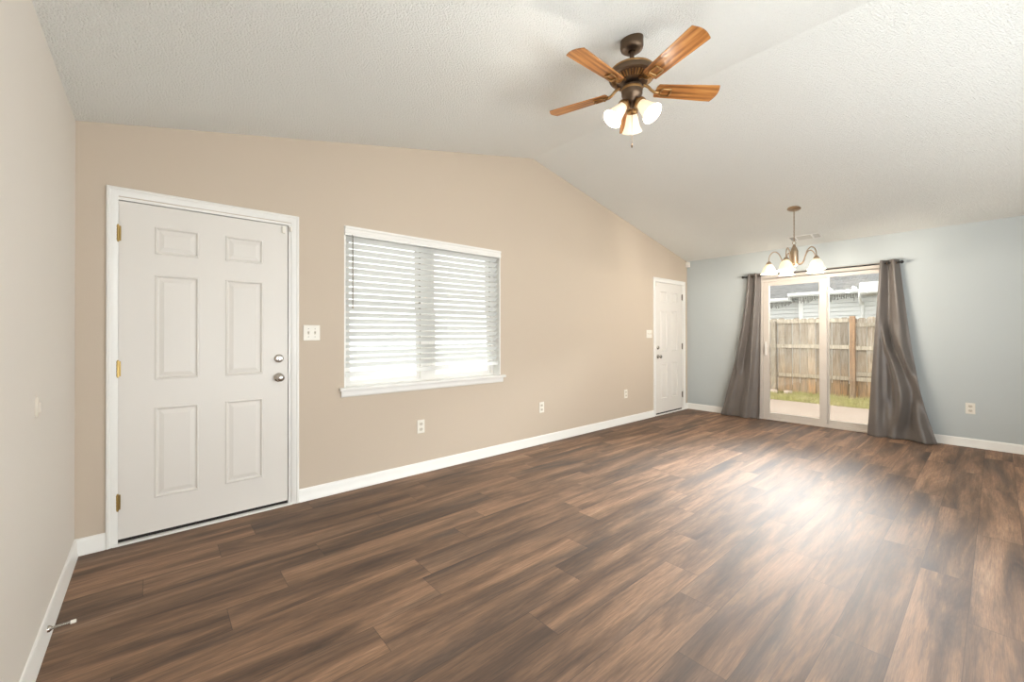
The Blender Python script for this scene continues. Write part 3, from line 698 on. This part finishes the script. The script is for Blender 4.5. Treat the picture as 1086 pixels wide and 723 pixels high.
for k in range(5):
    a = R(36 + 72 * k); BM = TR(FX, FY_, BZ) @ RZ(a) @ RX(R(-12))
    # blade
    pts = [(.150, -.048), (.30, -.054), (.46, -.061), (.510, -.062)]
    tip = [(.510 + .017 * sin(t_), -.062 + .0 + .124 * (t_ / pi)) for t_ in [pi * q / 12 for q in range(1, 12)]]
    poly = pts + tip + [(.510, .062), (.46, .061), (.30, .054), (.150, .048), (.143, .030), (.143, -.030)]
    m = MB(); m.prism(poly, .006); bl_ = m.build('blade', M['fanwood'], fan, bevel=.002); bl_.matrix_local = TR(*(-Vector(o))) @ BM
    # blade iron: curved arm plus an open rectangular loop under the blade
    m = FM(); m.m = TR(FX, FY_, BZ) @ RZ(a)
    m.tube(spline([(.070, 0, .034), (.098, 0, .024), (.118, 0, .006), (.140, 0, -.006), (.160, 0, -.006)], 5), .0085, 10)
    m.m = BM
    m.tube([(.176, -.024, -.005), (.180, -.025, -.005), (.228, -.025, -.005), (.231, -.023, -.005), (.231, .023, -.005), (.228, .025, -.005), (.180, .025, -.005), (.176, .024, -.005)], .0042, 8, True)
    m.box(.145, .178, -.014, .014, -.007, -.001)
    for (bx, by) in ((.172, -.02), (.172, .02), (.232, 0)): m.ball((bx, by, -.008), .006, 8)
    m.build('blade_iron', M['antique'], fan, smooth=45)
# light kit
m = FM(); m.lathe([(.03, 2.716), (.034, 2.708), (.058, 2.700), (.060, 2.655), (.054, 2.640), (.040, 2.628), (.034, 2.610), (.022, 2.600), (.012, 2.590), (.010, 2.578), (.002, 2.572)], TR(FX, FY_, 0), 36); lk = m.build('light_kit', M['bronze'], fan, smooth=40)
m = FM(); m.lathe([(.0605, 2.690), (.0625, 2.686), (.0625, 2.678), (.0605, 2.674)], TR(FX, FY_, 0), 36); m.build('band', M['antique'], lk, smooth=50)
bell = [(.027, 0), (.029, .010), (.034, .030), (.039, .055), (.045, .080), (.053, .100), (.060, .112)]
shell = bell + [(r_ - .0025, z) for r_, z in reversed(bell)]
for k in range(3):
    a = R(33.2 + 120 * k); AM = TR(FX, FY_, 2.648) @ RZ(a) @ RY(R(180 - 40))     # local +Z points out and down
    ax = lambda d: AM @ Vector((0, 0, d))
    m = FM(); m.tube([ax(.03), ax(.072)], .012, 12); m.m = AM; m.lathe([(.002, .066), (.030, .068), (.034, .076), (.034, .092), (.031, .096)], None, 24); m.m = Matrix(); m.build('shade_holder', M['antique'], fan, smooth=40)
    m = FM(); m.m = AM @ TR(0, 0, .088); m.lathe(shell, None, 36, lambda an, f: .015 * cos(12 * an) * max(0, 1 - abs(f - .5) * 2.2), True); sh = m.build('lamp_shade', M['fanglass'], fan, smooth=60)
    m = FM(); m.m = AM; m.lathe([(.002, .10), (.012, .102), (.013, .12), (.02, .135), (.023, .15), (.018, .166), (.008, .174), (.001, .175)], None, 20); m.build('bulb', M['bulb'], fan, smooth=60)
    p_ = ax(.204) - Vector(o)
    light('fan_lamp', 'POINT', p_, FAN_W, (1, .91, .79), .025, parent=fan)
fm_ = Vector((-.837, -.547, 0)) * .048
m = FM(); cx_, cy_ = FX + fm_.x, FY_ + fm_.y
m.tube([(cx_, cy_, 2.66), (cx_ - .008, cy_ - .004, 2.65), (cx_ - .008, cy_ - .004, 2.34)], .0013, 6); m.lathe([(.0005, 0), (.004, .003), (.005, .014), (.003, .024), (.0005, .026)], TR(cx_ - .008, cy_ - .004, 2.316), 10); m.build('pull_chain', M['bronze'], fan, smooth=50)

# ------------------------------------------------------------ chandelier
CX, CY = 5.972, -1.854
ch = thing('chandelier', (CX, CY, zc(CX)), label='five-arm champagne metal chandelier with lit bell shades hanging before the patio door', cat='chandelier'); o = (CX, CY, zc(CX))
SMc = slopeM(CX, CY)
m = MB(o); m.m = SMc; m.lathe([(.001, -.001), (.066, -.001), (.068, .006), (.060, .012), (.030, .019), (.012, .022), (.010, .032), (.002, .034)], None, 32); m.build('canopy', M['chandm'], ch, smooth=40)
m = MB(o); zt_, zb_ = zc(CX) - .03, 2.315; nl = 17; hl_ = (zt_ - zb_) / nl
for q in range(nl):
    zz = zt_ - hl_ * (q + .5); b_ = R(45 + 90 * (q % 2))
    m.tube([(CX + .006 * cos(t_) * cos(b_), CY + .006 * cos(t_) * sin(b_), zz + (hl_ * .5 + .004) * sin(t_)) for t_ in [2 * pi * j / 12 for j in range(12)]], .0018, 6, True)
m.tube([(CX + .003, CY, zt_), (CX + .003, CY, zb_)], .0016, 6); m.build('chain', M['chandm'], ch, smooth=60)
m = MB(o); m.tube([(CX + .020 * cos(t_) * .76, CY - .020 * cos(t_) * .65, 2.295 + .020 * sin(t_)) for t_ in [2 * pi * j / 20 for j in range(20)]], .003, 8, True); m.build('top_loop', M['chandm'], ch, smooth=60)
m = MB(o); m.lathe([(.002, 2.278), (.010, 2.276), (.012, 2.266), (.016, 2.262), (.019, 2.250), (.026, 2.238), (.030, 2.225), (.034, 2.216), (.036, 2.205), (.040, 2.200), (.040, 2.075), (.036, 2.068), (.034, 2.055), (.026, 2.042), (.014, 2.030), (.010, 2.020), (.012, 2.010), (.002, 2.002)], TR(CX, CY, 0), 36); m.build('body', M['chandm'], ch, smooth=35)
cb_ = [(.024, 0), (.030, -.008), (.044, -.024), (.056, -.046), (.064, -.070), (.070, -.090), (.078, -.106), (.088, -.118)]
cs_ = cb_ + [(r_ - .0028, z) for r_, z in reversed(cb_)]
base_a = math.atan2(.965, -.264)                     # an arm points left as seen from the viewpoint
for k in range(5):
    a = base_a + 2 * pi * k / 5; m = MB(o); m.m = TR(CX, CY, 0) @ RZ(a)
    m.tube(spline([(.030, 0, 2.060), (.065, 0, 2.046), (.105, 0, 2.070), (.128, 0, 2.130), (.155, 0, 2.190), (.195, 0, 2.214), (.232, 0, 2.190), (.248, 0, 2.145), (.250, 0, 2.095)], 6), .0055, 10); m.build('arm', M['chandm'], ch, smooth=60)
    m = MB(o); m.m = TR(CX, CY, 0) @ RZ(a) @ TR(.25, 0, 0); m.lathe([(.002, 2.108), (.010, 2.106), (.018, 2.098), (.026, 2.088), (.030, 2.074), (.028, 2.068), (.002, 2.066)], None, 20); m.build('shade_cap', M['chandm'], ch, smooth=40)
    m = MB(o); m.m = TR(CX, CY, 0) @ RZ(a) @ TR(.25, 0, 2.074); m.lathe(cs_, None, 48, lambda an, f: .03 * cos(8 * an) * (max(0, 1 - abs(f - .5) * 3)), True); m.build('lamp_shade', M['chandglass'], ch, smooth=60)
    m = MB(o); m.m = TR(CX, CY, 0) @ RZ(a) @ TR(.25, 0, 0); m.lathe([(.002, 2.066), (.013, 2.064), (.014, 2.045), (.024, 2.02), (.028, 2.0), (.022, 1.978), (.010, 1.966), (.001, 1.964)], None, 18); m.build('bulb', M['bulb'], ch, smooth=60)
    light('chandelier_lamp', 'POINT', (.25 * cos(a), .25 * sin(a), 1.915 - zc(CX)), CHAND_W, (1, .91, .79), .025, parent=ch)

# ------------------------------------------------------------ outside: ground, patio, fence, lawn, neighbour
GZ = -.10
m = MB(); m.box(-30, 40, -30, 30, GZ - .3, GZ - .03); struct(m.build('ground', M['soil']), 'ground outside around the house', 'ground')
m = MB(); m.box(L + .17, 10.0, -9, 6, GZ - .03, GZ); struct(m.build('patio', M['patio']), 'pale concrete patio outside the sliding glass door', 'patio')
m = MB(); m.box(-20, L + 22, .2, 29, GZ - .03, GZ - .005); struct(m.build('driveway', M['drive']), 'pale concrete drive outside the front wall', 'driveway')
m = MB(); gr = random.Random(5)
for i in range(15000):
    y = gr.uniform(-4.2, 3.2) if i % 3 else gr.uniform(-2.2, .8); x = 9.96 + (11.62 - 9.96) * gr.random(); h = gr.uniform(.035, .085) * (1.25 if x > 11.3 else 1); a = gr.uniform(0, pi)
    if x > 11.565 or (x > 11.42 and min(abs(y - q) for q in (2.3, .075, -1.395, -3.85)) < .075) or (11.2 < x and -.36 < y < .34 and x < 11.5): continue
    w = gr.uniform(.004, .008); lx, ly = gr.uniform(-.035, .035), gr.uniform(-.035, .035)
    m.add([(x - w * cos(a), y - w * sin(a), GZ - .03), (x + w * cos(a), y + w * sin(a), GZ - .03), (x + lx, y + ly, GZ - .03 + h)], [(0, 1, 2)])
tag(m.build('grass', M['grass']), 'strip of short yellow-green grass along the foot of the fence', 'grass', kind='stuff')
fe = thing('wooden_fence', (11.6, -1, GZ), label='weathered grey-brown wooden picket fence beyond the patio', cat='fence'); o = (11.6, -1, GZ)
fr_ = random.Random(11); y = 4.6; XF = 11.60
while y > -6.6:
    w = .140 + fr_.uniform(-.004, .004); z0 = GZ - .02 + fr_.uniform(-.01, .01); z1 = 1.605 + fr_.uniform(-.02, .02) - .012 * (-y + .1); e = .03
    m = MB(o); ln = fr_.uniform(-.004, .004)
    m.prism([(0, z0), (w, z0), (w + ln, z1 - e), (w - e + ln, z1), (e + ln, z1), (ln, z1 - e)], .016, Matrix(((0, 0, 1, XF + fr_.uniform(0, .006)), (1, 0, 0, y - w), (0, 1, 0, 0), (0, 0, 0, 1)))); m.build('picket', M['picket'], fe)
    y -= w + fr_.uniform(.004, .012)
posts = [(4.0, 1), (2.3, 1), (.075, 0), (-1.395, 2), (-3.85, 1), (-6.3, 1)]
for i, (py, kd) in enumerate(posts):
    m = MB(o); zt = 1.54 if kd == 0 else 1.615; m.box(XF - .135, XF - .045, py - .045, py + .045, GZ - .03, zt)
    q = m.build('post', M['newpost'] if kd == 2 else M['rail'], fe, bevel=.004)
    if kd == 2: tag(q, 'browner post standing above the pickets')
for (a, b), zs in (((4.6, .075), (.25, .93, 1.50)), ((.075, -1.395), (.245, .915, 1.49)), ((-1.395, -3.85), (.245, .355, .90, 1.385)), ((-3.85, -6.6), (.25, .9, 1.42))):
    for z in zs: m = MB(o); m.box(XF - .044, XF - .002, b + .001, a - .001, z, z + .085); m.build('rail', M['rail'], fe, bevel=.003)
for (py, px, s_) in ((.10, 11.36, .16), (-.24, 11.38, .10)):
    m = MB((px, py, GZ)); m.prism([(-s_ * .8, -.05), (-s_ * .4, -.08), (s_ * .5, -.075), (s_ * .8, -.01), (s_ * .55, .06), (-s_ * .6, .07)], .07, TR(px, py, GZ - .03) @ RZ(R(78)))
    tag(m.build('paving_stone', M['stone'], bevel=.012), 'larger pale flat stone at the foot of the left fence post' if s_ > .15 else 'smaller pale flat stone just right of the left fence post', 'stone', group='stones by the fence post')
# neighbour's house
nh = thing('neighbour_house', (14.5, 0, GZ), label='white sided house with grey shingle roof behind the fence', cat='house'); o = (14.5, 0, GZ)
def siding(x, y0, y1, z0, z1):
    m = MB(o); ex = .115; n = int((z1 - z0) / ex) + 1; P = []
    for i in range(n):
        P += [(-.030, z0 + i * ex), (-.012, z0 + (i + 1) * ex - .013), (.04, z0 + (i + 1) * ex - .013), (.04, z0 + (i + 1) * ex)]
    k = len(P); vs = [(x + a, y0, b) for a, b in P] + [(x + a, y1, b) for a, b in P]
    m.add(vs, [(i, k + i, k + i + 1, i + 1) for i in range(k - 1)]); m.box(x + .05, x + .15, y0, y1, z0, z0 + n * ex); return m
siding(14.5, -9, .30, GZ, 2.30).build('siding_wall', M['siding'], nh); siding(14.9, .30, 9, GZ, 2.25).build('siding_wall', M['siding'], nh)
m = MB(o); m.box(14.46, 14.92, .24, .35, GZ, 2.35); m.build('corner_trim', M['housetrim'], nh)
m = MB(o); m.box(14.46, 14.56, -1.46, -1.37, GZ, 2.25); m.build('corner_trim', M['housetrim'], nh)
def eave(x, y0, y1, zt, zb):
    m = MB(o); m.box(x, x + .03, y0, y1, zb, zt); m.box(x - .10, x, y0, y1, zb + .03, zt - .005); m.build('gutter', M['housetrim'], nh, bevel=.012)
    m = MB(o); m.box(x + .03, x + .5, y0, y1, zb + .005, zb + .02); m.build('soffit', M['soffit'], nh)
    m = MB(o); s_ = .42
    m.add([(x - .05, y0, zt), (x + 4, y0, zt + 4.05 * s_), (x + 4, y1, zt + 4.05 * s_), (x - .05, y1, zt), (x - .05, y0, zt + .03), (x + 4, y0, zt + 4.05 * s_ + .03), (x + 4, y1, zt + 4.05 * s_ + .03), (x - .05, y1, zt + .03)],
          [(0, 3, 2, 1), (4, 5, 6, 7), (0, 1, 5, 4), (1, 2, 6, 5), (2, 3, 7, 6), (3, 0, 4, 7)]); m.build('roof', M['shingle'], nh)
eave(14.2, -9, .535, 2.405, 2.285); eave(14.6, .54, 9, 2.31, 2.19)
m = MB(o); m.box(13.65, 14.46, -3.2, -1.14, 2.245, 2.52); m.build('eave_return', M['housetrim'], nh, bevel=.03)
m = MB(o); m.box(13.68, 14.45, -3.17, -1.17, 2.235, 2.244); m.build('eave_underside', M['soffit'], nh)
m = MB(o); m.tube(spline([(14.12, -1.10, 2.40), (14.06, -1.09, 2.2), (14.25, -1.08, 2.02), (14.46, -1.08, 1.9), (14.46, -1.08, .1)], 5), .035, 10); m.build('downspout', M['housetrim'], nh, smooth=50)
ir = random.Random(9)
for (x, y0, y1, z, lab) in ((14.08, -1.04, .50, 2.285, 'string of icicle lights under the higher eave of the white house'), (14.48, .58, 2.6, 2.19, 'string of icicle lights under the lower left eave of the white house')):
    m = MB((x, y0, z)); m.tube([(x, y0, z), (x, (y0 + y1) / 2, z - .008), (x, y1, z)], .005, 6); y = y0
    while y < y1:
        l_ = ir.choice((.09, .14, .19, .12)); m.tube([(x, y, z), (x + ir.uniform(-.01, .01), y + ir.uniform(-.012, .012), z - l_)], .0045, 5)
        for q in range(int(l_ / .035)): m.ball((x, y, z - .03 - q * .035), .011, 6)
        y += ir.uniform(.026, .042)
    tag(m.build('icicle_lights', M['lightcord']), lab, 'string lights')
